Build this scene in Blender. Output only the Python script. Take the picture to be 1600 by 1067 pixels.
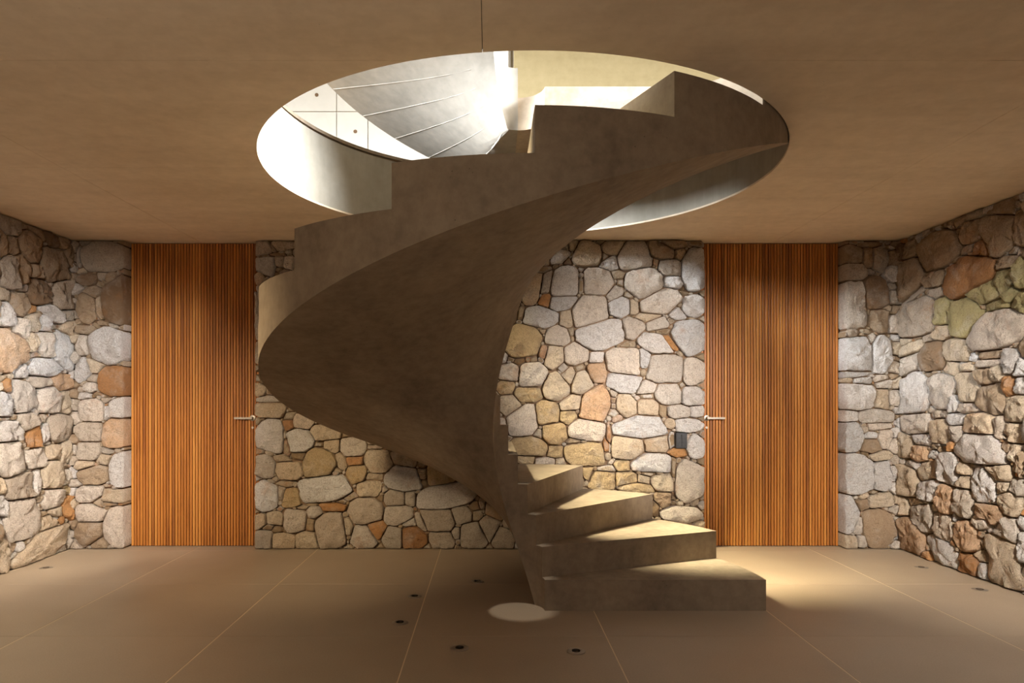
import bpy, bmesh, math, random
import numpy as np
from mathutils import Vector, noise
from mathutils.geometry import delaunay_2d_cdt

for o in list(bpy.data.objects): bpy.data.objects.remove(o)
SC = bpy.context.scene
COL = SC.collection
R = math.radians
random.seed(7)

# ------------------------------------------------------------------ camera
cam_d = bpy.data.cameras.new('camera'); cam = bpy.data.objects.new('camera', cam_d); COL.objects.link(cam)
cam.location = (0, 0, 1.27); cam.rotation_euler = (R(90), 0, 0)
cam_d.sensor_width = 36; cam_d.lens = 36*1079/1600
cam_d.shift_x = (800-766)/1600; cam_d.shift_y = (622-533.5)/1600
cam_d.clip_start = 0.02
SC.camera = cam

# ------------------------------------------------------------------ view, world, lights
SC.view_settings.view_transform = 'Standard'; SC.view_settings.look = 'None'
SC.view_settings.gamma = 1; SC.view_settings.use_curve_mapping = False
SC.view_settings.exposure = 0.12
SC.cycles.use_denoising = True
SC.cycles.max_bounces = 10; SC.cycles.diffuse_bounces = 7
SC.cycles.sample_clamp_indirect = 6
SC.cycles.caustics_reflective = False; SC.cycles.caustics_refractive = False
W = bpy.data.worlds.new('sky'); SC.world = W; W.use_nodes = True
W.node_tree.nodes['Background'].inputs[0].default_value = (1.0, 0.86, 0.68, 1)
W.node_tree.nodes['Background'].inputs[1].default_value = 0.45

def area(name, loc, rot, sx, sy, power, col, shape='RECTANGLE', spread=180):
    l = bpy.data.lights.new(name, 'AREA'); l.shape = shape; l.size = sx
    if shape == 'RECTANGLE': l.size_y = sy
    l.energy = power; l.color = col; l.spread = R(spread)
    o = bpy.data.objects.new(name, l); COL.objects.link(o); o.location = loc; o.rotation_euler = rot
    return o
COOL = (0.90, 0.95, 1.0); WARM = (1.0, 0.80, 0.55)
# daylight through the glazed sides of the upper storey
def aimed(name, loc, target, *a, **k):
    q = (Vector(target)-Vector(loc)).to_track_quat('-Z', 'Y').to_euler()
    return area(name, loc, q, *a, **k)
aimed('window_daylight_left', (-6.9, 2.6, 4.75), (2.6, 4.9, 1.2), 3.6, 2.0,  420, (0.88, 0.94, 1.0), spread=46)
aimed('window_daylight_right', (6.9, 1.5, 4.75), (-2.6, 4.9, 1.2), 3.6, 2.0,  400, (0.88, 0.94, 1.0), spread=46)
# warm ceiling lamps of the upper storey, either side of the well
aimed('upper_lamp_left', (-3.2, 3.2, 5.7), (.85, 4.45, .25), 1.2, 1.2, 170, (1.000, 0.897, 0.632), 'DISK', spread=34)
aimed('upper_lamp_right', (3.3, 2.4, 5.7), (-2.2, 4.5, .1), 1.5, 1.5, 85, (1.0, 0.92, 0.8), 'DISK', spread=46)
# added fill strips under the ceiling, no real fixtures, to brighten the side floors
area('fill_strip_left', (-2.9, 3.1, 2.59), (0, 0, 0), .15, 1.7, 13, (1.000, 0.917, 0.737), spread=104)
area('fill_strip_right', (2.85, 2.85, 2.59), (0, 0, 0), .15, 1.6, 9, (0.95, 0.97, 1.000), spread=104)
# unseen fill lights added beside the camera to brighten the stone walls
aimed('fill_wall_left', (-2.0, 1.2, 2.5), (-3.4, 5.3, .9), .3, .3, 25, (1.0, 0.92, 0.86), spread=42)
aimed('fill_wall_right', (2.2, 1.2, 2.5), (3.4, 5.0, .75), .3, .3, 27, (1.0, 0.94, 0.88), spread=46)
aimed('fill_wall_back', (2.0, 1.6, 2.25), (1.2, 5.8, 1.25), .3, .3, 14, (1.0, 0.95, 0.92), spread=32)
aimed('fill_wall_low', (-2.1, 1.4, 2.5), (-1.2, 5.8, .5), .3, .3, 9, (1.0, 0.8, 0.52), spread=40)
# invented fill behind the camera: one lifts the ceiling, one the whole room
area('fill_rear_up', (-1.3, -.3, .6), (R(180), 0, 0), 1.6, .8, 26, (1.0, 0.9, 0.75), spread=150)
area('fill_rear', (0.0, -1.6, 2.4), (R(20), 0, 0), 3.0, .4, 27, (0.88, 0.94, 1.0))
# narrow spotlight straight down the eye of the stair
sp = bpy.data.lights.new('stair_eye_spotlight', 'SPOT'); sp.energy = 900; sp.spot_size = R(6); sp.spot_blend = .8
sp.shadow_soft_size = .12; sp.color = (1.0, 0.96, 0.88)
spo = bpy.data.objects.new('stair_eye_spotlight', sp); COL.objects.link(spo); spo.location = (0.15, 4.11, 8.3)

# ------------------------------------------------------------------ helpers
def srgb(r, g, b):
    f = lambda c: (c/255/12.92) if c/255 <= .04045 else ((c/255+.055)/1.055)**2.4
    return (f(r), f(g), f(b), 1)

def tag(o, label=None, cat=None, group=None, kind=None):
    if label: o['label'] = label
    if cat: o['category'] = cat
    if group: o['group'] = group
    if kind: o['kind'] = kind
    return o

def link(name, me, parent=None):
    o = bpy.data.objects.new(name, me); COL.objects.link(o)
    if parent: o.parent = parent
    return o

def mesh(name, verts, faces, mat, parent=None, smooth=None, loc=None):
    me = bpy.data.meshes.new(name); me.from_pydata([tuple(v) for v in verts], [], faces); me.update()
    if mat: me.materials.append(mat)
    if smooth is not None:
        me.polygons.foreach_set('use_smooth', [True]*len(me.polygons))
        me.set_sharp_from_angle(angle=R(smooth))
    o = link(name, me, parent)
    if loc: o.location = loc
    return o

def bmo(name, bm, mat, parent=None, smooth=None, loc=None):
    bmesh.ops.recalc_face_normals(bm, faces=bm.faces)
    me = bpy.data.meshes.new(name); bm.to_mesh(me); bm.free()
    if mat: me.materials.append(mat)
    if smooth is not None:
        me.polygons.foreach_set('use_smooth', [True]*len(me.polygons))
        me.set_sharp_from_angle(angle=R(smooth))
    o = link(name, me, parent)
    if loc: o.location = loc
    return o

def add_box(bm, x0, x1, y0, y1, z0, z1):
    v = [bm.verts.new(p) for p in ((x0,y0,z0),(x1,y0,z0),(x1,y1,z0),(x0,y1,z0),(x0,y0,z1),(x1,y0,z1),(x1,y1,z1),(x0,y1,z1))]
    for f in ((3,2,1,0),(4,5,6,7),(0,1,5,4),(1,2,6,5),(2,3,7,6),(3,0,4,7)): bm.faces.new([v[i] for i in f])

def box(name, x0, x1, y0, y1, z0, z1, mat, parent=None, bevel=0, loc=None):
    bm = bmesh.new(); add_box(bm, x0, x1, y0, y1, z0, z1)
    if bevel: bmesh.ops.bevel(bm, geom=list(bm.edges), offset=bevel, segments=2, affect='EDGES', profile=.5)
    return bmo(name, bm, mat, parent, None, loc)

def lathe(name, prof, mat, parent=None, n=32, axis='Z', loc=None):
    vs, fs = [], []
    for (r, z) in prof:
        for i in range(n):
            a = 2*math.pi*i/n; c, s = r*math.cos(a), r*math.sin(a)
            vs.append((c, s, z) if axis == 'Z' else ((c, z, s) if axis == 'Y' else (z, c, s)))
    m = len(prof)
    for j in range(m-1):
        for i in range(n):
            k = (i+1) % n
            fs.append((j*n+i, j*n+k, (j+1)*n+k, (j+1)*n+i))
    bm = bmesh.new(); bv = [bm.verts.new(v) for v in vs]
    for f in fs: bm.faces.new([bv[i] for i in f])
    if prof[0][0] > 1e-5 and prof[0][1] != 'open': pass
    return bmo(name, bm, mat, parent, 40, loc)

# ------------------------------------------------------------------ materials
class NT:
    def __init__(s, name):
        s.m = bpy.data.materials.new(name); s.m.use_nodes = True; s.t = s.m.node_tree
        s.b = s.t.nodes['Principled BSDF']
    def n(s, typ, **kw):
        nd = s.t.nodes.new(typ)
        for k, v in kw.items():
            if k in nd.inputs.keys(): nd.inputs[k].default_value = v
            else: setattr(nd, k, v)
        return nd
    def l(s, a, b): s.t.links.new(a, b)
    def coord(s, scale=(1,1,1), obj=False):
        if obj: src = s.n('ShaderNodeTexCoord').outputs['Object']
        else: src = s.n('ShaderNodeNewGeometry').outputs['Position']
        mp = s.n('ShaderNodeMapping'); mp.inputs['Scale'].default_value = scale
        s.l(src, mp.inputs['Vector']); return mp.outputs['Vector']
    def noise(s, vec, scale, detail=4, rough=.55):
        nd = s.n('ShaderNodeTexNoise', Scale=scale, Detail=detail, Roughness=rough); s.l(vec, nd.inputs['Vector']); return nd.outputs['Fac']
    def ramp(s, fac, stops):
        r = s.n('ShaderNodeValToRGB'); s.l(fac, r.inputs['Fac'])
        e = r.color_ramp.elements
        while len(e) < len(stops): e.new(.5)
        for q, (p, c) in zip(e, stops):
            q.position = p; q.color = c if len(c) == 4 else (*c, 1)
        return r.outputs['Color']
    def mix(s, fac, a, b, mode='MIX'):
        m = s.n('ShaderNodeMix', data_type='RGBA', blend_type=mode)
        for k, v in ((0, fac), (6, a), (7, b)):
            if hasattr(v, 'links') or hasattr(v, 'is_linked'): s.l(v, m.inputs[k])
            else: m.inputs[k].default_value = v
        return m.outputs[2]
    def bump(s, h, strength, dist=.01):
        b = s.n('ShaderNodeBump', Strength=strength, Distance=dist); s.l(h, b.inputs['Height']); s.l(b.outputs[0], s.b.inputs['Normal'])
    def out(s, col, rough=.8, spec=.3):
        if hasattr(col, 'links'): s.l(col, s.b.inputs['Base Color'])
        else: s.b.inputs['Base Color'].default_value = col
        s.b.inputs['Roughness'].default_value = rough
        s.b.inputs['Specular IOR Level'].default_value = spec
        return s.m

def concrete(name, c0, c1, streak=(1,1,1), sc=2.0, pits=.5, bump=.15):
    t = NT(name); v = t.coord(streak); v1 = t.coord()
    a = t.noise(v, sc, 6, .62); b = t.noise(v1, sc*9, 5, .6)
    col = t.ramp(a, [(.3, c0), (.7, c1)])
    col = t.mix(.35, col, t.ramp(b, [(.35, c0), (.65, c1)]))
    # fine pin holes and pits of the cast surface
    vo = t.n('ShaderNodeTexVoronoi', Scale=26.0); t.l(v1, vo.inputs['Vector'])
    m1 = t.ramp(vo.outputs['Distance'], [(.04, (1,1,1)), (.09, (0,0,0))])
    gate = t.ramp(t.noise(v1, 3.1, 2), [(.55, (0,0,0)), (.62, (1,1,1))])
    mk = t.n('ShaderNodeMath', operation='MULTIPLY'); t.l(m1, mk.inputs[0]); t.l(gate, mk.inputs[1])
    mk2 = t.n('ShaderNodeMath', operation='MULTIPLY'); t.l(mk.outputs[0], mk2.inputs[0]); mk2.inputs[1].default_value = pits
    dark = tuple(x*.35 for x in c0[:3])+(1,)
    col = t.mix(mk2.outputs[0], col, dark)
    t.bump(b, bump, .004)
    return t.out(col, .75, .25)

M = {}
M['ceiling'] = concrete('ceiling_concrete', srgb(208,190,164), srgb(232,215,190), (.5, 2.2, 1), 1.6, .35)
M['stair'] = concrete('stair_concrete', srgb(120,105,88), srgb(162,146,124), (1.6, 1.6, .9), 2.2, .7)
M['upper'] = concrete('upper_concrete', srgb(112,107,98), srgb(142,136,126), (1, 1, 1), 1.5, .3)
M['ring'] = concrete('slab_edge_concrete', srgb(140,134,121), srgb(164,157,143), (6, 6, .6), 1.2, .3)
M['plaster'] = concrete('pale_concrete_wall', srgb(196,190,178), srgb(206,200,188), (1, 1, 1), 1.5, .2)
M['cream'] = concrete('cream_concrete_wall', srgb(176,158,116), srgb(194,176,134), (.5, 1, 3), 1.5, .2)

def tile_mat():
    t = NT('floor_tile'); v = t.coord(); a = t.noise(v, 1.3, 4); b = t.noise(v, 140, 3, .7)
    oi = t.n('ShaderNodeObjectInfo')
    c0, c1 = srgb(148,130,108), srgb(168,149,125)
    col = t.mix(.5, t.ramp(a, [(.3, c0), (.7, c1)]), t.ramp(b, [(.35, c0), (.65, c1)]))
    hs = t.n('ShaderNodeHueSaturation'); mr = t.n('ShaderNodeMapRange'); t.l(oi.outputs['Random'], mr.inputs[0])
    mr.inputs[3].default_value = .98; mr.inputs[4].default_value = 1.02
    t.l(mr.outputs[0], hs.inputs['Value']); t.l(col, hs.inputs['Color'])
    t.bump(b, .08, .002)
    return t.out(hs.outputs[0], .48, .4)
M['tile'] = tile_mat()
M['grout'] = NT('pale_grout').out(srgb(215,192,158), .8)
M['grout_dark'] = NT('floor_joint').out(srgb(150,128,102), .9)

def wood(name, dark=1.0):
    t = NT(name); oi = t.n('ShaderNodeObjectInfo')
    tc = t.n('ShaderNodeTexCoord'); ad = t.n('ShaderNodeVectorMath', operation='ADD')
    sc = t.n('ShaderNodeVectorMath', operation='SCALE'); cm = t.n('ShaderNodeCombineXYZ')
    t.l(oi.outputs['Random'], cm.inputs[0]); t.l(oi.outputs['Random'], cm.inputs[2]); t.l(cm.outputs[0], sc.inputs[0]); sc.inputs['Scale'].default_value = 37
    t.l(tc.outputs['Object'], ad.inputs[0]); t.l(sc.outputs[0], ad.inputs[1])
    mp = t.n('ShaderNodeMapping'); mp.inputs['Scale'].default_value = (30, 30, 1.1); t.l(ad.outputs[0], mp.inputs[0])
    g = t.noise(mp.outputs[0], 2.2, 6, .6)
    k = lambda r,g_,b: tuple(x*dark for x in srgb(r,g_,b)[:3])+(1,)
    grain = t.ramp(g, [(.28, k(118,68,26)), (.5, k(160,97,40)), (.72, k(192,128,58))])
    tone = t.ramp(oi.outputs['Random'], [(0, k(112,62,24)), (.35, k(158,94,36)), (.7, k(182,114,46)), (1, k(204,142,68))])
    col = t.mix(.5, grain, tone)
    kn = t.noise(mp.outputs[0], .7, 2); col = t.mix(t.ramp(kn, [(.62, (0,0,0)), (.72, (.55,.55,.55))]), col, k(104,54,24))
    t.bump(g, .12, .002)
    return t.out(col, .45, .35)
M['wood'] = wood('oiled_wood_slat'); M['wood_back'] = wood('dark_wood_backing', .12)

def stone_mat(name, stuff=False):
    t = NT(name); tc = t.coord()
    if stuff:
        g = t.n('ShaderNodeNewGeometry')
        base = t.ramp(g.outputs['Random Per Island'], [(0, srgb(150,124,92)), (.3, srgb(190,165,132)), (.6, srgb(208,190,165)), (.85, srgb(222,212,200)), (1, srgb(196,140,90))])
    else:
        oi = t.n('ShaderNodeObjectInfo'); base = oi.outputs['Color']
    big = t.noise(tc, 7, 5, .6); mid = t.noise(tc, 26, 7, .75); fin = t.noise(tc, 120, 4, .8)
    pale = t.mix(.45, base, srgb(232,222,208)); dark = t.mix(.34, base, srgb(142,110,78))
    col = t.mix(t.ramp(big, [(.5, (0,0,0)), (.68, (.7,.7,.7))]), base, pale)
    col = t.mix(t.ramp(mid, [(.34, (.8,.8,.8)), (.52, (0,0,0))]), col, dark)
    col = t.mix(t.ramp(fin, [(.38, (.6,.6,.6)), (.5, (0,0,0))]), col, srgb(150,122,92))
    rust = t.ramp(t.noise(t.coord((1.3,1.3,1.3)), 2.6, 4, .7), [(.6, (0,0,0)), (.74, (.45,.45,.45))])
    col = t.mix(rust, col, srgb(196,138,84))
    mm = t.n('ShaderNodeMath', operation='ADD'); t.l(mid, mm.inputs[0])
    m3 = t.n('ShaderNodeMath', operation='MULTIPLY'); t.l(fin, m3.inputs[0]); m3.inputs[1].default_value = .35; t.l(m3.outputs[0], mm.inputs[1])
    t.bump(mm.outputs[0], 1.0, .05)
    return t.out(col, .92, .15)
M['stone'] = stone_mat('rough_granite'); M['chips'] = stone_mat('small_granite_chips', True)
M['mortar'] = concrete('dark_earth_joint', srgb(96,74,54), srgb(124,98,72), (1,1,1), 20, 0)
def metal(name, c, rough):
    t = NT(name); t.b.inputs['Metallic'].default_value = 1; return t.out(c, rough, .5)
M['steel'] = metal('brushed_steel', srgb(168,156,140), .45)
M['steel'].node_tree.nodes['Principled BSDF'].inputs['Metallic'].default_value = .7
M['matt'] = metal('worn_steel_cover', srgb(150,136,120), .6)
M['darkmetal'] = metal('dark_lamp_well', srgb(60,52,44), .5)
M['lens'] = NT('dark_lamp_glass').out(srgb(22,20,18), .1, .6)
M['black'] = NT('black_plastic').out(srgb(24,20,17), .45, .4)
M['black2'] = NT('black_rocker_plastic').out(srgb(30,26,22), .35, .5)

CODE = dict(w=(238,231,223), l=(236,221,203), t=(228,206,176), y=(214,186,142), o=(212,154,98), p=(224,184,146),
            g=(212,196,176), b=(192,166,136), d=(152,124,96), r=(190,136,88), v=(190,176,126))
CODE = {k: srgb(*v) for k, v in CODE.items()}
S_MID = '534,2560,144,77,0,t;634,2548,67,57,0,t;696,2558,72,77,0,t;816,2481,258,211,0,t;428,2457,163,144,0,l;586,2462,182,124,0,w;653,2419,57,48,0,t;433,2352,144,57,5,w;629,2261,239,278,0,w;471,2247,86,182,-15,l;337,2203,230,335,-15,t;462,2093,96,105,0,o;601,2069,230,115,5,w;390,1955,345,182,-8,w;639,1931,105,144,0,t;835,2002,316,278,20,l;768,2213,48,105,0,l;902,2251,287,249,0,l;964,2457,48,57,0,w;577,1792,230,182,0,l;266,1754,325,297,0,y;452,1658,77,86,0,l;524,1624,211,201,0,t;725,1648,230,182,0,l;893,1610,124,105,0,w;270,1993,57,115,-10,t;203,1955,48,96,-10,t;682,1835,57,57,0,w;919,1803,473,268,12,w;1024,2538,172,105,0,t;1000,2404,144,115,0,w;1220,2462,287,258,0,l;1440,2510,220,144,-10,b;1555,2562,182,77,0,b;1594,2481,77,86,0,t;1512,2366,201,144,0,g;1708,2357,211,383,0,w;1393,2414,48,57,0,w;1297,2232,325,306,0,l;1527,2242,134,105,0,w;1431,2089,364,230,15,l;1713,2046,191,201,0,w;1086,2041,182,182,0,w;1053,2156,144,105,45,l;1211,2031,77,124,0,t;1096,2242,57,57,0,w;1077,2309,105,67,0,t;1163,2136,67,48,0,w;1316,1950,201,77,0,t;1206,1878,191,182,0,l;1407,1897,182,124,10,l;1661,1782,306,316,0,w;1383,1734,306,201,-15,w;1517,1744,144,67,-45,o;1460,1830,96,48,0,w;1172,1720,115,48,0,o;1728,2572,124,48,-10,b;155,1489,211,144,0,l;354,1467,266,211,10,l;659,1467,111,122,0,t;615,1522,67,78,40,l;776,1389,189,211,0,t;903,1489,166,189,0,p;127,1356,150,122,-10,y;315,1300,244,133,0,y;554,1361,233,233,0,t;160,1217,189,189,10,t;277,1079,288,288,0,l;471,1145,200,211,0,y;687,1234,189,122,20,t;659,1112,133,111,0,y;875,1228,288,333,0,p;537,968,222,200,0,y;814,1001,333,200,-10,l;338,868,322,177,0,y;548,824,133,100,0,y;809,801,388,233,0,y;299,746,144,78,0,y;465,729,177,78,0,l;593,729,89,67,0,t;404,968,67,67,0,l;698,907,100,44,0,l;997,968,44,166,0,l;820,646,89,100,0,y;1120,1572,321,292,0,l;1303,1609,102,131,0,w;1463,1528,329,278,0,l;1704,1492,168,234,0,l;1127,1404,307,190,-15,w;1704,1287,175,168,0,w;1317,1353,161,110,15,l;1332,1287,102,44,0,t;1493,1309,226,175,0,l;1149,1207,161,212,10,t;1332,1192,183,139,0,t;1456,1163,66,88,0,l;1588,1156,190,102,0,l;1734,1156,110,102,0,w;1273,1031,563,190,0,w;1668,1039,226,117,0,w;1149,841,263,197,0,t;1412,878,205,131,0,t;1529,914,58,117,0,t;1719,863,131,219,0,w;1573,812,131,73,0,o;1368,717,351,175,0,w;1668,564,248,394,0,l;1105,703,131,102,0,y;989,673,131,58,0,y;945,586,278,190,0,y;1135,593,205,117,0,y;1295,589,102,80,0,o;1332,630,88,44,0,t;1449,557,197,153,0,t;1244,513,278,88,0,y;1456,418,131,117,0,b;1609,286,365,146,0,l;1390,337,73,102,0,y;1544,688,44,131,0,l;974,878,58,88,0,t;-1883,1262,176,50,0,l;-1845,1161,265,120,0,t;-1851,953,239,290,0,w;-1694,1117,88,63,0,y;-1696,1044,88,88,0,y;-1580,1073,189,126,-10,l;-1605,909,252,214,0,w;-1712,840,50,113,10,l;-1391,978,252,139,-10,t;-1335,871,139,113,0,t;-1165,859,214,164,0,l;-1442,878,76,38,0,t;-1442,733,283,271,0,y;-1895,695,164,208,0,g;-1744,762,139,63,0,w;-1618,783,113,63,0,t;-1694,663,227,164,0,t;-1253,733,76,139,20,t;-1139,739,132,76,0,o;-1120,626,202,164,10,y;-938,733,239,208,0,t;-976,859,101,38,0,l;-1391,506,529,252,8,w;-1883,449,189,271,0,w;-1725,548,126,57,0,t;-1757,475,63,101,0,y;-1681,424,189,164,0,y;-1026,512,214,145,0,t;-988,607,164,63,0,t;-1316,355,208,82,0,o;-1051,317,302,227,0,g;-1486,311,120,101,0,l;-1643,241,214,214,0,l;-1820,260,151,120,0,t;-1927,235,101,139,0,t;-1901,78,139,164,0,g;-1744,59,189,139,0,t;-1335,153,302,328,0,g;-1517,197,76,101,0,t;-1542,71,189,164,0,t;-1196,191,76,113,10,t;-1064,97,239,214,0,l;-957,166,151,132,0,o;-1864,185,88,50,0,t;-1801,166,88,50,0,t;-1177,437,101,50,20,t;-1580,349,76,38,0,l;-1253,399,76,38,0,l;-710,594,378,214,-5,w;-810,430,176,132,0,g;-754,273,283,170,-5,l;-729,752,227,113,-15,t;-577,714,76,63,0,t;-414,626,252,189,0,y;-577,638,88,76,0,l;-344,462,605,227,12,w;-672,430,88,113,0,g;-672,223,113,63,0,g;-439,241,315,189,-5,g;-237,286,176,139,-10,g;-105,279,88,88,0,g;-67,386,63,76,0,b;-23,462,101,113,0,b;40,349,189,214,0,b;-17,185,176,227,20,g;-634,97,202,189,0,r;-829,84,164,189,0,g;-401,71,227,164,0,g;-136,109,265,239,0,g;-288,134,76,76,0,g;115,90,214,202,0,g;-590,223,76,139,30,g;153,223,76,113,0,g;-1915,2526,131,126,0,g;-1746,2554,191,65,0,t;-1892,2373,166,171,0,w;-1771,2418,76,86,0,o;-1690,2408,101,126,-10,l;-1786,2478,116,25,-5,l;-1826,2519,30,25,0,t;-1937,2121,151,151,0,w;-2037,2076,613,677,0,w'
S_PIERL = '-3247,2455,419,242,0,g;-3400,2270,161,105,0,d;-3400,2036,194,323,-5,b;-3335,2157,113,113,0,b;-3166,2100,194,452,0,d;-3303,2060,56,177,10,t;-3408,1847,129,81,0,b;-3223,1705,306,339,0,w;-3432,1713,97,177,0,l;-3432,1496,129,258,-10,w;-3327,1544,129,97,-20,t;-3472,2463,48,194,0,l;-3448,2342,65,48,0,t;-3190,1415,242,274,0,r;-3424,1286,97,56,0,w;-3360,1173,234,210,0,l;-3142,1189,161,177,0,w;-3384,980,218,185,0,g;-3166,972,210,258,0,p;-3384,827,210,177,0,g;-3142,681,153,323,0,w;-3255,754,97,81,0,t;-3343,625,266,177,0,b;-3424,706,129,81,0,t;-3368,464,242,153,0,l;-3166,439,226,129,0,t;-3360,302,258,161,0,l;-3150,190,210,355,0,l;-3376,125,218,234,0,b;-3295,44,113,89,0,b;-3231,1141,56,97,0,w;-3303,391,65,65,0,t;-3214,380,97,40,0,t'
S_PIERR = '3026,2488,226,161,0,b;3204,2560,161,40,0,g;3180,2455,81,145,0,b;3284,2431,121,250,0,g;3026,2334,274,145,0,g;3042,2028,274,468,0,l;3252,2157,202,282,0,d;3284,1915,177,210,0,b;3083,1617,258,347,0,w;3300,1649,161,306,0,w;3139,1415,113,65,0,w;3300,1423,113,81,0,l;3220,1786,48,81,0,l;3094,1296,308,263,0,w;3058,1474,308,63,0,w;3312,1405,127,109,0,l;3306,1264,136,163,0,t;3013,1119,163,100,0,w;3248,1115,290,127,0,l;3285,1033,163,63,0,l;3049,943,172,254,0,w;3212,870,172,118,0,b;3321,925,109,163,0,l;3294,785,154,82,10,t;3085,626,272,363,0,w;3303,607,163,254,0,w;3040,290,145,326,0,w;3294,413,190,127,10,t;3131,372,91,91,0,b;3257,172,335,354,0,b;3103,187,82,127,0,l;3022,54,163,118,0,t;3125,73,73,91,0,l;3216,952,91,54,0,w'
S_LEFT = '5067,2538,264,169,0,g;5312,2437,312,236,0,b;4997,2395,99,195,0,b;5108,2406,144,142,0,b;5594,2335,421,295,0,b;5067,2179,244,254,14,g;5214,2248,172,217,10,b;5368,2255,114,104,0,b;5403,2096,254,210,0,d;5182,1983,233,187,0,b;5707,2119,283,301,0,g;4997,2027,138,97,0,t;5047,1873,181,196,0,w;5569,1951,294,124,-10,w;5357,1851,159,149,10,t;5203,1791,171,159,0,l;5108,1625,392,383,-7,p;5720,1668,284,413,9,w;5497,1713,239,214,0,l;5334,1708,135,148,0,t;5473,1513,474,137,0,w;5214,1473,129,116,0,w;5785,1849,185,145,0,t;5569,2555,172,139,0,d;5785,2476,132,177,0,b;5694,2552,128,95,0,b;5357,2581,227,74,-21,b;5473,1848,118,122,0,w;5772,1960,132,112,0,g;5694,1405,256,158,0,p;5224,1299,324,261,10,l;5017,1228,219,195,0,w;5508,1255,288,230,0,l;5759,1238,210,208,0,t;5088,1022,286,156,0,w;5268,1087,219,132,0,g;5346,973,181,178,0,o;5669,1026,330,236,0,g;5461,982,94,152,0,w;5078,818,306,282,0,l;5368,800,251,164,0,l;5581,835,222,124,0,t;5746,815,183,208,0,t;5192,606,341,217,0,g;5569,627,294,263,-10,t;5380,627,103,194,7,w;5772,596,158,144,0,l;4988,632,79,139,0,t;4997,492,118,153,0,w;5214,350,452,348,-10,l;5581,463,271,217,-10,l;5772,363,197,209,0,o;5520,272,169,138,0,t;5473,114,857,259,19,t;5007,107,139,223,0,t;5812,74,133,178,0,l;5618,348,150,94,0,t;5772,508,105,96,0,y;5391,1390,253,90,0,g;5047,1361,80,112,0,o'
S_RIGHT = '5842,2488,194,162,0,d;5681,2494,183,158,0,b;5314,2415,528,310,0,b;5694,2212,434,412,0,b;4688,2397,330,326,-7,b;4951,2461,179,165,0,b;4618,2554,156,154,0,b;4902,2578,136,75,0,g;4475,2359,130,274,0,b;4981,2343,141,62,0,g;4844,2314,143,108,0,r;4971,2155,542,290,-10,r;5360,2194,233,119,0,b;4609,2167,172,103,0,b;4475,2079,162,212,0,v;5578,1937,544,357,-6,g;5616,2105,281,78,-19,g;5325,2077,161,74,0,g;5257,1928,179,205,10,v;5022,1863,389,293,0,v;4806,1992,281,160,0,v;4626,2067,191,193,0,v;4706,1905,216,65,0,v;4500,1902,181,138,0,v;4697,1734,592,261,-7,l;4566,1956,101,102,0,v;5257,1767,168,117,0,t;5668,1672,287,126,-6,t;5360,1590,350,238,0,d;5126,1626,320,171,10,t;5707,1548,370,175,-19,l;4575,1524,161,165,0,w;4797,1510,280,60,0,l;4760,1568,184,60,0,b;5158,1492,129,100,0,t;5001,1492,142,63,0,t;4825,1418,170,107,0,b;4679,1433,124,104,0,t;4475,1444,97,149,0,w;5774,1736,189,64,0,t;5660,1305,483,372,0,w;5271,1319,355,280,0,l;4991,1355,204,234,0,t;4736,1262,297,229,0,b;4467,1374,200,154,0,w;4512,1192,204,183,0,t;4588,1348,115,129,0,r;4809,1420,148,120,0,b;5128,1221,96,112,0,w;4973,1196,203,78,0,l;5111,1109,202,104,-10,w;4862,1095,334,167,0,t;4672,1075,90,131,0,g;4522,1036,186,155,0,t;5100,1022,142,120,0,l;5284,1013,229,206,0,t;5608,1059,430,193,-6,l;5825,1051,139,100,0,w;5770,881,258,234,0,t;5509,942,235,95,0,w;5537,819,210,147,0,p;4830,914,619,226,0,w;5172,744,268,275,0,w;5374,832,158,67,0,w;5622,724,173,79,0,w;5710,609,327,321,0,t;5441,691,270,187,0,t;5018,752,138,78,0,t;4995,660,136,94,0,t;4799,662,273,277,11,w;4656,760,208,109,0,t;4531,922,112,113,0,t;4467,857,91,209,0,b;5401,560,293,186,-20,w;5221,510,224,245,0,p;5007,510,217,219,0,g;4747,476,288,148,0,p;4559,578,208,171,0,t;5509,331,304,276,0,g;5785,374,183,163,0,t;5622,426,173,70,0,t;5258,291,240,214,0,g;5651,139,379,300,0,p;4995,270,250,234,-7,p;4588,387,211,186,0,l;4467,460,73,84,0,w;5246,89,452,197,17,w;4973,65,192,171,0,r;4830,46,96,121,0,w;4636,182,373,435,-19,t;4457,315,109,167,0,w;4841,399,150,91,0,l;4494,686,129,126,0,g;4627,669,117,87,0,t'

# ------------------------------------------------------------------ key dimensions
CX, CY = 0.171, 4.126            # stair axis
RO, RI, RH = 1.477, 0.155, 1.484 # stair outer radius, eye radius, well radius
RISE, STEP = 0.1842, R(22.5)
ZC, ZU = 2.60, 3.13              # lower ceiling, upper floor
XL, XR, YB, YF = -3.52, 3.43, 5.80, -2.2
D1 = (-3.08, -1.978); D2 = (1.806, 2.985); YD = 5.92

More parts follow.
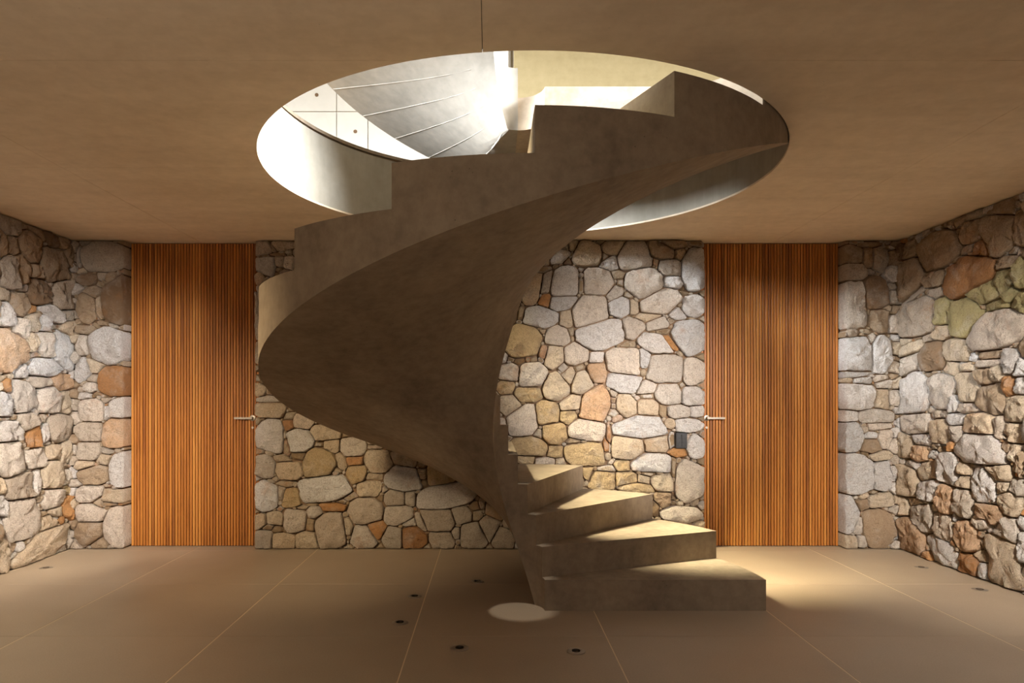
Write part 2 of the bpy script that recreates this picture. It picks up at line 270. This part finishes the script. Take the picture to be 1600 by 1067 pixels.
# ------------------------------------------------------------------ floor of big tiles
floor = box('floor', XL-.3, XR+.3, YF-.1, 6.2, -.12, -.014, M['grout_dark']); tag(floor, 'floor of large square beige stone tiles with pale joints', kind='structure')
TW = 1.034; xs = [-.416+n*TW for n in range(-4, 5)]; ys = [5.7516-n*TW for n in range(-1, 9)]
def clampv(v, a, b): return max(a, min(b, v))
for i in range(len(xs)-1):
    for j in range(len(ys)-1):
        a, b = clampv(xs[i], XL-.1, XR+.1), clampv(xs[i+1], XL-.1, XR+.1)
        c, d = clampv(ys[j+1], YF, 6.1), clampv(ys[j], YF, 6.1)
        if b-a < .05 or d-c < .05: continue
        box('tile', a+.003, b-.003, c+.0012, d-.0012, -.014, 0, M['tile'], floor, .0008)
for x in xs[1:-1]:
    box('grout_joint', x-.003, x+.003, YF, 6.1, -.012, -.001, M['grout'], floor)

# ------------------------------------------------------------------ ceiling slab with round well
def ring_pts(r, n, cx=CX, cy=CY): return [(cx+r*math.cos(2*math.pi*i/n), cy+r*math.sin(2*math.pi*i/n)) for i in range(n)]
def plate(name, x0, x1, y0, y1, z0, z1, mat, parent=None, hole=RH, kind=None, n=160):
    """a rectangular slab minus the stair well, vertical sides everywhere"""
    rc = [(x0,y0),(x1,y0),(x1,y1),(x0,y1)]
    # rectangle boundary subdivided a little
    rect = []
    for i in range(4):
        a, b = rc[i], rc[(i+1)%4]
        for k in range(8): rect.append((a[0]+(b[0]-a[0])*k/8, a[1]+(b[1]-a[1])*k/8))
    circ = ring_pts(hole, n)
    vs = [Vector(p) for p in rect+circ]
    m = len(rect)
    ed = [(i, (i+1)%m) for i in range(m)]+[(m+i, m+(i+1)%n) for i in range(n)]
    ov, oe, of, *_ = delaunay_2d_cdt(vs, ed, [], 0, 1e-6)
    bm = bmesh.new(); bv = [bm.verts.new((v.x, v.y, z0)) for v in ov]
    kept = 0
    for f in of:
        c = sum((ov[i] for i in f), Vector((0,0)))/len(f)
        if not (x0 < c.x < x1 and y0 < c.y < y1): continue
        if (c.x-CX)**2+(c.y-CY)**2 < (hole*math.cos(math.pi/n))**2: continue
        bm.faces.new([bv[i] for i in f]); kept += 1
    for v in [v for v in bm.verts if not v.link_faces]: bm.verts.remove(v)
    if not kept: bm.free(); return None
    r = bmesh.ops.extrude_face_region(bm, geom=list(bm.faces))
    for v in [g for g in r['geom'] if isinstance(g, bmesh.types.BMVert)]: v.co.z = z1
    o = bmo(name, bm, mat, parent, 30)
    return o
ceiling = plate('ceiling', XL-.35, XR+.35, YF-.1, 6.3, ZC+.012, 3.085, M['ring']); tag(ceiling, 'board-marked concrete ceiling slab with a round stair opening', kind='structure')
px = [-4.9, -2.47, -.03, 2.41, 4.9]; py = [YF-.1, .25, 1.48, 2.72, 3.98, 5.22, 6.3]
for i in range(len(px)-1):
    for j in range(len(py)-1):
        a, b = clampv(px[i], XL-.35, XR+.35), clampv(px[i+1], XL-.35, XR+.35)
        plate('panel', a+.0012, b-.0012, py[j]+.0012, py[j+1]-.0012, ZC, ZC+.0122, M['ceiling'], ceiling)
# upper floor finish, set back behind a shadow gap round the well
upfloor = plate('floor', -7, 7, -3.6, 6.95, 3.085, 3.108, M['mortar'], hole=RH+.035); tag(upfloor, 'recessed joint under the upper floor', kind='structure')
fin = plate('floor', -7, 7, -3.6, 6.95, 3.108, ZU, M['stair'], hole=RH+.012); tag(fin, 'upper storey floor around the stair well', kind='structure')

# ------------------------------------------------------------------ stone masonry
def parse(s):
    out = []
    for e in s.split(';'):
        a = e.split(','); out.append([float(a[0])/1000, float(a[1])/1000, float(a[2])/1000, float(a[3])/1000, R(float(a[4])), a[5]])
    return out

def clip(poly, nx, ny, c):
    """keep the part of a convex polygon where nx*u+ny*v <= c"""
    out = []
    for i in range(len(poly)):
        p, q = poly[i], poly[(i+1) % len(poly)]
        dp, dq = nx*p[0]+ny*p[1]-c, nx*q[0]+ny*q[1]-c
        if dp <= 0: out.append(p)
        if (dp < 0) != (dq < 0) and dp != dq:
            k = dp/(dp-dq); out.append((p[0]+(q[0]-p[0])*k, p[1]+(q[1]-p[1])*k))
    return out

def resample(poly, n, rng):
    """rounded, slightly ragged outline with n points"""
    L = [math.dist(poly[i], poly[(i+1) % len(poly)]) for i in range(len(poly))]; T = sum(L)
    pts = []
    for k in range(n):
        t = T*k/n; i = 0
        while t > L[i] and i < len(L)-1: t -= L[i]; i += 1
        p, q = poly[i], poly[(i+1) % len(poly)]; f = t/max(L[i], 1e-6)
        pts.append((p[0]+(q[0]-p[0])*f, p[1]+(q[1]-p[1])*f))
    sd = rng.uniform(0, 50); cu = sum(p[0] for p in pts)/n; cv = sum(p[1] for p in pts)/n
    out = []
    for k in range(n):
        a, p, b = pts[k-1], pts[k], pts[(k+1) % n]
        x = p[0]*.7+(a[0]+b[0])*.15; y = p[1]*.7+(a[1]+b[1])*.15
        j = 1-abs(noise.noise(Vector((x*34, y*34, sd))))*.09
        out.append((cu+(x-cu)*j, cv+(y-cv)*j))
    return out

def cells(seeds, u0, u1, v0, v1, rng, density_codes, fmin=.035, cap=1.34, big=(.12,.3), nfill=900, chips=True):
    """close fitting convex stones: neighbours share a straight joint"""
    S = [list(s) for s in seeds]
    P = 2.6
    def dist(s, u, v):
        c, sn = math.cos(s[4]), math.sin(s[4]); du, dv = u-s[0], v-s[1]
        a = np.abs(du*c+dv*sn)/(s[2]/2); b = np.abs(-du*sn+dv*c)/(s[3]/2)
        return (a**P+b**P)**(1/P)
    gs = .018
    gu, gv = np.meshgrid(np.arange(u0+gs/2, u1, gs), np.arange(v0+gs/2, v1, gs)); gu = gu.ravel(); gv = gv.ravel()
    clear = np.minimum(np.minimum(gu-u0, u1-gu), np.minimum(gv-v0, v1-gv))+.03
    for s in S: clear = np.minimum(clear, (dist(s, gu, gv)-1)*min(s[2], s[3])/2)
    for _ in range(nfill):
        k = int(np.argmax(clear)); c = clear[k]
        if c < fmin/2: break
        if c > big[0]/2:
            r = rng.uniform(big[0], big[1])/2; r = min(r, c*1.15); asp = rng.uniform(.65, 1.0)
            w, h = (2*r, 2*r*asp) if rng.random() < .7 else (2*r*asp, 2*r)
            cand = np.nonzero(clear > c*.7)[0]; k = int(cand[rng.randrange(len(cand))])
        else:
            w = 2*c*rng.uniform(1.0, 1.7); h = 2*c*rng.uniform(.8, 1.1)
        s = [float(gu[k]), float(gv[k]), w, h, rng.uniform(-.5, .5), rng.choice(density_codes)]
        S.append(s); clear = np.minimum(clear, (dist(s, gu, gv)-1)*min(w, h)/2)
    n = len(S); arr = np.array([s[:5] for s in S])
    def d1(s, u, v):
        c, sn = math.cos(s[4]), math.sin(s[4]); du, dv = u-s[0], v-s[1]
        return ((abs(du*c+dv*sn)/(s[2]/2))**P+(abs(-du*sn+dv*c)/(s[3]/2))**P)**(1/P)
    def grad(s, u, v):
        e = 1e-4; return ((d1(s, u+e, v)-d1(s, u-e, v))/(2*e), (d1(s, u, v+e)-d1(s, u, v-e))/(2*e))
    planes = [[] for _ in S]
    for i in range(n):
        for j in range(i+1, n):
            a, b = S[i], S[j]
            rr = (max(a[2], a[3])+max(b[2], b[3]))*.62
            if math.hypot(a[0]-b[0], a[1]-b[1]) > rr: continue
            lo, hi = 0., 1.
            for _ in range(14):
                m = (lo+hi)/2; u, v = a[0]+(b[0]-a[0])*m, a[1]+(b[1]-a[1])*m
                if d1(a, u, v) < d1(b, u, v): lo = m
                else: hi = m
            if d1(a, u, v) > 1.6: continue
            # best contact: slide along to where the pair is tightest
            ga, gb = grad(a, u, v), grad(b, u, v)
            nx, ny = ga[0]-gb[0], ga[1]-gb[1]; L = math.hypot(nx, ny) or 1; nx /= L; ny /= L
            c = nx*u+ny*v
            planes[i].append((nx, ny, c)); planes[j].append((-nx, -ny, -c))
    out = []; H = []
    for i, s in enumerate(S):
        gap = rng.uniform(.002, .0042)
        hp = [(nx, ny, c-gap) for nx, ny, c in planes[i]]
        hp += [(-1, 0, -u0), (1, 0, u1), (0, -1, -v0), (0, 1, v1)]
        poly = []
        ca, sa = math.cos(s[4]), math.sin(s[4])
        for k in range(28):
            th = 2*math.pi*k/28; cx, cy = math.cos(th), math.sin(th)
            x = abs(cx)**(2/P)*math.copysign(s[2]/2, cx)*cap; y = abs(cy)**(2/P)*math.copysign(s[3]/2, cy)*cap
            poly.append((s[0]+x*ca-y*sa, s[1]+x*sa+y*ca))
        for nx, ny, c in hp:
            poly = clip(poly, nx, ny, c)
            if len(poly) < 3: break
        if len(poly) < 3: continue
        xs_ = [p[0] for p in poly]; ys_ = [p[1] for p in poly]
        if min(max(xs_)-min(xs_), max(ys_)-min(ys_)) < .012: continue
        out.append((s, resample(poly, 36, rng), poly))
    if chips:
        g = .007; nx_, ny_ = int((u1-u0)/g), int((v1-v0)/g)
        cl = np.full((nx_, ny_), .05)
        def stamp(poly):
            xa, xb = min(p[0] for p in poly)-.05, max(p[0] for p in poly)+.05; ya, yb = min(p[1] for p in poly)-.05, max(p[1] for p in poly)+.05
            i0, i1 = max(0, int((xa-u0)/g)), min(nx_, int((xb-u0)/g)+1); j0, j1 = max(0, int((ya-v0)/g)), min(ny_, int((yb-v0)/g)+1)
            if i1 <= i0 or j1 <= j0: return
            U = u0+(np.arange(i0, i1)+.5)[:, None]*g; V = v0+(np.arange(j0, j1)+.5)[None]*g
            d = np.full((i1-i0, j1-j0), -9.)
            for k in range(len(poly)):
                p, q = poly[k], poly[(k+1) % len(poly)]; L = math.dist(p, q)
                if L < 1e-6: continue
                d = np.maximum(d, ((U-p[0])*(q[1]-p[1])-(V-p[1])*(q[0]-p[0]))/L)
            cl[i0:i1, j0:j1] = np.minimum(cl[i0:i1, j0:j1], d)
        for _, _, poly in out: stamp(poly)
        U = u0+(np.arange(nx_)+.5)*g; V = v0+(np.arange(ny_)+.5)*g
        for _ in range(700):
            k = int(np.argmax(cl)); i, j = divmod(k, ny_); c = float(cl[i, j])
            if c < .0075: break
            best = None
            for a_ in range(8):
                an = math.pi*a_/8; ca, sa = math.cos(an), math.sin(an); ext = []
                for sg in (1, -1):
                    t = c
                    while t < .07:
                        ii, jj = i+int(round(sg*t*ca/g)), j+int(round(sg*t*sa/g))
                        if not (0 <= ii < nx_ and 0 <= jj < ny_) or cl[ii, jj] < .45*c: break
                        t += g
                    ext.append(t)
                if best is None or sum(ext) > best[0]: best = (sum(ext), ext, ca, sa)
            _, ext, ca, sa = best
            mx = (ext[0]-ext[1])/2; L = (ext[0]+ext[1])/2*1.05; w = c*1.25
            cu, cv = float(U[i])+mx*ca, float(V[j])+mx*sa; poly = []
            for q in range(9):
                th = 2*math.pi*(q+rng.uniform(-.3, .3))/9; x, y = L*math.cos(th), w*math.sin(th)
                uu, vv = cu+x*ca-y*sa, cv+x*sa+y*ca
                poly.append((min(max(uu, u0), u1), min(max(vv, v0), v1)))
            out.append(([cu, cv, 2*L, 2*w, 0, rng.choice(density_codes)], resample(poly, 14, rng), poly))
            stamp(poly)
            cl[max(0, i-1):i+2, max(0, j-1):j+2] = -1
    return [(s, p) for s, p, _ in out]

def stone_geo(s, pts, P3, back, rng, flip):
    """rough faced stone: side walls, chamfered rim and a hammered face"""
    n = len(pts); w = min(s[2], s[3])
    cu = sum(p[0] for p in pts)/n; cv = sum(p[1] for p in pts)/n
    proud = rng.uniform(-.010, .014) if w > .07 else rng.uniform(-.022, -.004)
    dome = min(.016, .06*w)+rng.uniform(0, .005); tu, tv = rng.uniform(-.06, .06), rng.uniform(-.08, .05)
    sd = rng.uniform(0, 99)
    vs, fs = [], []
    e = min(.14, .008/w)
    rings = [(1.0, None), (1.0, -.010), (1-e, -.001), (1-2.6*e, dome*.35), (.66, dome*.7), (.46, dome*.9), (.22, dome)]
    for q, (k, d) in enumerate(rings):
        for (u, v) in pts:
            uu, vv = cu+(u-cu)*k, cv+(v-cv)*k
            if d is None: dd = -back
            else:
                nz = noise.noise(Vector((uu*9, vv*9, sd)))*.024+noise.noise(Vector((uu*22, vv*22, sd+7)))*.018+noise.noise(Vector((uu*60, vv*60, sd+3)))*.011
                dd = proud+d+(uu-cu)*tu+(vv-cv)*tv+nz*(1 if q > 1 else .5)*min(1, w/.12)
            vs.append(P3(uu, vv, dd))
    m = len(rings)
    for j in range(m-1):
        for i in range(n):
            k = (i+1) % n; f = (j*n+i, j*n+k, (j+1)*n+k, (j+1)*n+i); fs.append(f[::-1] if flip else f)
    nz = noise.noise(Vector((cu*9, cv*9, sd)))*.02
    vs.append(P3(cu, cv, proud+dome+nz*min(1, w/.12)))
    for i in range(n):
        f = ((m-1)*n+i, (m-1)*n+(i+1) % n, m*n); fs.append(f[::-1] if flip else f)
    return vs, fs

def masonry(parent, seeds, rect, P3, back, flip, seed, codes, limit=290, skip=None, **kw):
    rng = random.Random(seed)
    C = cells(seeds, *rect, rng, codes, **kw)
    def size(c): return min(c[0][2], c[0][3])*max(c[0][2], c[0][3])
    order = sorted(range(len(C)), key=lambda i: -size(C[i]))
    sv, sf = [], []; count = 0
    for i in order:
        s, pts = C[i]
        if skip and skip(s): continue
        vs, fs = stone_geo(s, pts, P3, back, rng, flip)
        if count < limit and min(s[2], s[3]) > .042 and not (len(rect) > 4):
            count += 1
            c = Vector(P3(s[0], s[1], 0))
            o = mesh('stone', [Vector(v)-c for v in vs], fs, M['stone'], parent, 50, c)
            b = CODE[s[5]]; j = rng.uniform(.88, 1.1); h = rng.uniform(-.03, .03)
            o.color = (min(1, b[0]*(j+h)), min(1, b[1]*j), min(1, b[2]*(j-h)), 1)
        else:
            k = len(sv); sv += vs; sf += [tuple(x+k for x in f) for f in fs]
    if sf:
        o = mesh('stone_chips', sv, sf, M['chips'], parent, 50); o['kind'] = 'stuff'

TOP = ZC+.0
Pb = lambda u, v, d: (u, YB-d, v)
Pl = lambda u, v, d: (XL+d, u, v)
Pr = lambda u, v, d: (XR-d, u, v)

wb = box('wall_back', D1[1]+.02, D2[0]-.02, YB+.04, 6.15, 0, ZC, M['mortar']); tag(wb, 'middle stretch of rubble stone wall between the two doors', kind='structure')
masonry(wb, parse(S_MID), (D1[1], D2[0], .004, TOP-.004), Pb, .16, False, 11, 'ttlygw')
wbl = box('wall_back', XL-.3, D1[0]-.02, YB+.04, 6.15, 0, ZC, M['mortar']); tag(wbl, 'narrow rubble stone pier left of the left door', kind='structure')
masonry(wbl, parse(S_PIERL), (XL-.03, D1[0], .004, TOP-.004), Pb, .16, False, 12, 'tlbgw')
wbr = box('wall_back', D2[1]+.02, XR+.3, YB+.04, 6.15, 0, ZC, M['mortar']); tag(wbr, 'narrow rubble stone pier right of the right door', kind='structure')
masonry(wbr, parse(S_PIERR), (D2[1], XR+.03, .004, TOP-.004), Pb, .16, False, 13, 'tlbgw')

wl = box('wall_left', XL-.3, XL-.045, YF, YB+.1, 0, ZC, M['mortar']); tag(wl, 'rubble stone wall on the left', kind='structure')
masonry(wl, parse(S_LEFT), (2.6, YB+.02, .004, TOP-.004), Pl, .06, False, 14, 'tlbgwo', big=(.16,.42))
wr = box('wall_right', XR+.045, XR+.3, YF, YB+.1, 0, ZC, M['mortar']); tag(wr, 'rubble stone wall on the right', kind='structure')
masonry(wr, parse(S_RIGHT), (2.6, YB+.02, .004, TOP-.004), Pr, .06, True, 15, 'tlbgwo', big=(.16,.42))
# the same masonry runs on beside and behind the camera
for par, P3, fl, sd in ((wl, Pl, False, 24), (wr, Pr, True, 25)):
    masonry(par, [], (YF, 2.6, .004, TOP-.004), P3, .06, fl, sd, 'tlbgw', limit=0, big=(.22,.45), fmin=.08, nfill=170, chips=False)
wf = box('wall_front', XL-.3, XR+.3, YF-.3, YF, 0, ZC, M['ceiling']); tag(wf, 'plain concrete wall behind the camera', kind='structure')

# ------------------------------------------------------------------ slatted doors
def door(name, x0, x1, side, label):
    d = box(name, x0-.02, x1+.02, YD+.022, YD+.06, .004, ZC+.01, M['wood_back']); tag(d, label, kind='structure')
    n = round((x1-x0)/.0252); p = (x1-x0)/n
    w = p*.385; t = .022; c = .0018
    prof = [(-w, 0), (-w, -t+c), (-w+c, -t), (w-c, -t), (w, -t+c), (w, 0)]
    vs = [(a, b, z) for z in (.006, ZC-.006) for (a, b) in prof]; k = len(prof)
    fs = [(i, i+1, k+i+1, k+i) for i in range(k-1)]+[(k-1, 0, k, 2*k-1)]+[tuple(range(k))[::-1], tuple(range(k, 2*k))]
    me = bpy.data.meshes.new('slat'); me.from_pydata(vs, [], fs); me.update(); me.materials.append(M['wood'])
    for i in range(n):
        o = link('slat', me, d); o.location = (x0+p*(i+.5), YD+.022, 0)
    # lever handle
    hx = -2.036 if side > 0 else 1.855; hz = 1.10; s = -side
    h = lathe('door_handle', [(.0, -.001), (.026, -.001), (.026, .006), (.022, .009), (.012, .009), (.009, .012), (.009, .05), (.0, .05)], M['steel'], d, 28, 'Y', (hx, YD, hz))
    h.scale = (1, -1, 1)
    bm = bmesh.new()
    a, b = sorted((hx-s*.011, hx+s*.145))
    add_box(bm, a-hx, b-hx, .040, .052, -.0085, .0085); bmesh.ops.bevel(bm, geom=list(bm.edges), offset=.003, segments=2, affect='EDGES')
    lv = bmo('lever', bm, M['steel'], h, 40)
    e = lathe('keyhole_cover', [(.0, 0), (.011, 0), (.011, .005), (.006, .006), (.0, .004)], M['steel'], h, 20, 'Y', (0, 0, -.083))
    return d
door('door_1', D1[0], D1[1], 1, 'tall door of vertical honey-brown wooden slats at left')
door('door_2', D2[0], D2[1], -1, 'tall door of vertical honey-brown wooden slats at right')

# ------------------------------------------------------------------ spiral stair
def drop(r): return .40+(.18-.40)*(r-RI)/(RO-RI)
def wedge(name, ta, tb, ztop, zbot, parent, mat=None, nt=9, nr=7, ro=RO, ri=RI):
    bm = bmesh.new(); T = [ta+(tb-ta)*i/nt for i in range(nt+1)]; Q = [ri+(ro-ri)*j/nr for j in range(nr+1)]
    pos = lambda r, t, z: (CX+r*math.cos(t), CY+r*math.sin(t), z)
    top = [[bm.verts.new(pos(r, t, ztop)) for r in Q] for t in T]
    bot = [[bm.verts.new(pos(r, t, min(zbot(r, t), ztop-.002))) for r in Q] for t in T]
    for i in range(nt):
        for j in range(nr):
            bm.faces.new((top[i][j], top[i][j+1], top[i+1][j+1], top[i+1][j]))
            bm.faces.new((bot[i][j], bot[i+1][j], bot[i+1][j+1], bot[i][j+1]))
        bm.faces.new((bot[i][0], top[i][0], top[i+1][0], bot[i+1][0]))
        bm.faces.new((bot[i][nr], bot[i+1][nr], top[i+1][nr], top[i][nr]))
    for j in range(nr):
        bm.faces.new((bot[0][j], bot[0][j+1], top[0][j+1], top[0][j]))
        bm.faces.new((bot[nt][j], top[nt][j], top[nt][j+1], bot[nt][j+1]))
    return bmo(name, bm, mat or M['stair'], parent, 25)

root = bpy.data.objects.new('spiral_staircase', None); COL.objects.link(root); root.location = (CX, CY, 0)
tag(root, 'sculptural concrete spiral staircase rising from the tiled floor through the round ceiling opening', 'staircase')
inv = root.location
def adopt(o): o.parent = root; o.location = -inv; return o
def zb(r, t): return max(0.0, RISE*t/STEP-drop(r))
for k in range(16):
    adopt(wedge('step', k*STEP, (k+1)*STEP, (k+1)*RISE, zb, None))
adopt(wedge('landing', 2*math.pi, 2*math.pi+4*STEP, 17*RISE, lambda r, t: max(min(zb(r, t), 2.93), 2.5), None, M['stair'], 24, 7))
Z2, T2 = 17*RISE, R(90)
def zb2(r, t): return max(Z2-.2, Z2+RISE*(t-T2)/STEP-drop(r))
for k in range(7):
    o = adopt(wedge('step', T2+k*STEP+2e-4, T2+(k+1)*STEP, Z2+(k+1)*RISE, zb2, None, M['upper']))
    o['label'] = 'pale grey step of the upper flight'
for k in range(1, 15):
    t = T2+R(11.25)*k+R(4)
    pts = []
    ti = t+R(12); pa = Vector((CX+(RI+.01)*math.cos(ti), CY+(RI+.01)*math.sin(ti))); pb = Vector((CX+(RO-.01)*math.cos(t), CY+(RO-.01)*math.sin(t)))
    for q in range(9):
        p = pa.lerp(pb, q/8); rr, tt = math.hypot(p.x-CX, p.y-CY), math.atan2(p.y-CY, p.x-CX)
        if tt < 0: tt += 2*math.pi
        pts.append((p.x, p.y, zb2(rr, tt)))
    bm = bmesh.new(); tx, ty = -math.sin(t)*.004, math.cos(t)*.004
    prev = None
    for (x, y, z) in pts:
        q = [bm.verts.new(p) for p in ((x-tx, y-ty, z+.004), (x, y, z-.003), (x+tx, y+ty, z+.006))]
        if prev:
            for i in range(3): bm.faces.new((prev[i], prev[(i+1)%3], q[(i+1)%3], q[i]))
        prev = q
    adopt(bmo('formwork_seam', bm, M['upper']))

# ------------------------------------------------------------------ switch plate by the right door
sw = box('light_switch', 1.553, 1.645, YB-.030, YB+.02, .850, .980, M['black'], None, .003)
tag(sw, 'black switch plate with six small rockers on the stone wall beside the right door', 'switch')
for i in range(2):
    for j in range(3):
        box('rocker', 1.566+i*.034, 1.566+i*.034+.030, YB-.034, YB-.029, .864+j*.036, .864+j*.036+.030, M['black2'], sw, .0012)

# ------------------------------------------------------------------ floor lights
def floor_light(x, y, label, group, flush=False):
    root = bpy.data.objects.new('floor_light', None); COL.objects.link(root); root.location = (x, y, 0)
    tag(root, label, 'floor light', group)
    h = .002 if flush else .007
    ring = lathe('trim_ring', [(.046, .0), (.046, h*.5), (.040, h), (.027, h), (.021, h*.5), (.021, 0), (.046, 0)], M['steel'], root, 36)
    well = lathe('lamp_well', [(.0215, .001), (.019, -.008), (.017, -.011)], M['darkmetal'], root, 28)
    lens = lathe('lens', [(.0, -.004 if not flush else .0005), (.017, -.005 if not flush else 0), (.0212, -.006 if not flush else -.001)], M['matt'] if flush else M['lens'], root, 28)
    for o in (well, lens): o.location.z = .0062 if not flush else .0022
    return root
G = 'round steel floor lights in a ring under the stair'
floor_light(-.483, 4.42, 'round steel floor light left of the long joint, farther of that pair', G)
floor_light(-.510, 3.904, 'round steel floor light left of the long joint, nearer of that pair', G)
floor_light(-.156, 3.505, 'round steel floor light in front, just right of the long joint', G)
floor_light(.43, 3.46, 'round steel floor light in front below the bottom step, nearest the right', G)
floor_light(-.0885, 4.775, 'round steel floor light in shade behind the stair foot near the back wall', G)
G = 'small flush floor lights along the side walls'
floor_light(-3.325, 5.17, 'small flush floor light beside the left stone wall', G, True)
floor_light(3.24, 5.19, 'small flush floor light beside the right stone wall, the farther one', G, True)
floor_light(3.25, 4.583, 'small flush floor light beside the right stone wall, the nearer one', G, True)

# ------------------------------------------------------------------ upper storey round the well
def wallbox(name, lab, *a, mat='plaster', **k):
    o = box(name, *a, M[mat], **k); tag(o, lab, kind='structure'); return o
ub = wallbox('wall_back', 'pale concrete wall of the upper storey behind the stair well, left part', -7.1, .22, 6.62, 6.8, ZU, 5.9)
zs = [ZU, 4.01, 5.2]; uxs = [-6.6, -5.0, -3.2, -1.47, -1.17, .2]
for i in range(len(uxs)-1):
    for j in range(len(zs)-1):
        box('panel', uxs[i]+.004, uxs[i+1]-.004, 6.605, 6.622, zs[j]+.004, zs[j+1]-.004, M['plaster'], ub)
for hx_, hz_ in ((-1.66, 4.17), (-1.29, 3.82), (-2.3, 4.4), (-.6, 4.4)):
    lathe('tie_hole', [(.0, -.001), (.018, -.001), (.018, .002)], M['mortar'], ub, 16, 'Y', (hx_, 6.604, hz_))
wallbox('wall_back', 'cream concrete wall of the upper storey behind the stair well, right part', .22, 7.1, 6.3, 6.5, ZU, 5.9, mat='cream')
wallbox('wall_left', 'upper storey left wall below its windows', -7.1, -7.0, -3.7, 6.8, ZU, 3.4)
wallbox('wall_right', 'upper storey right wall below its windows', 7.0, 7.1, -3.7, 6.5, ZU, 3.4)
wallbox('wall_front', 'upper storey front wall below its windows', -7.1, 7.1, -3.7, -3.6, ZU, 3.4)
uc = plate('ceiling', -7.1, 7.1, -3.7, 6.8, 5.9, 6.1, M['stair'], hole=2.6); tag(uc, 'ceiling slab of the upper storey', kind='structure')
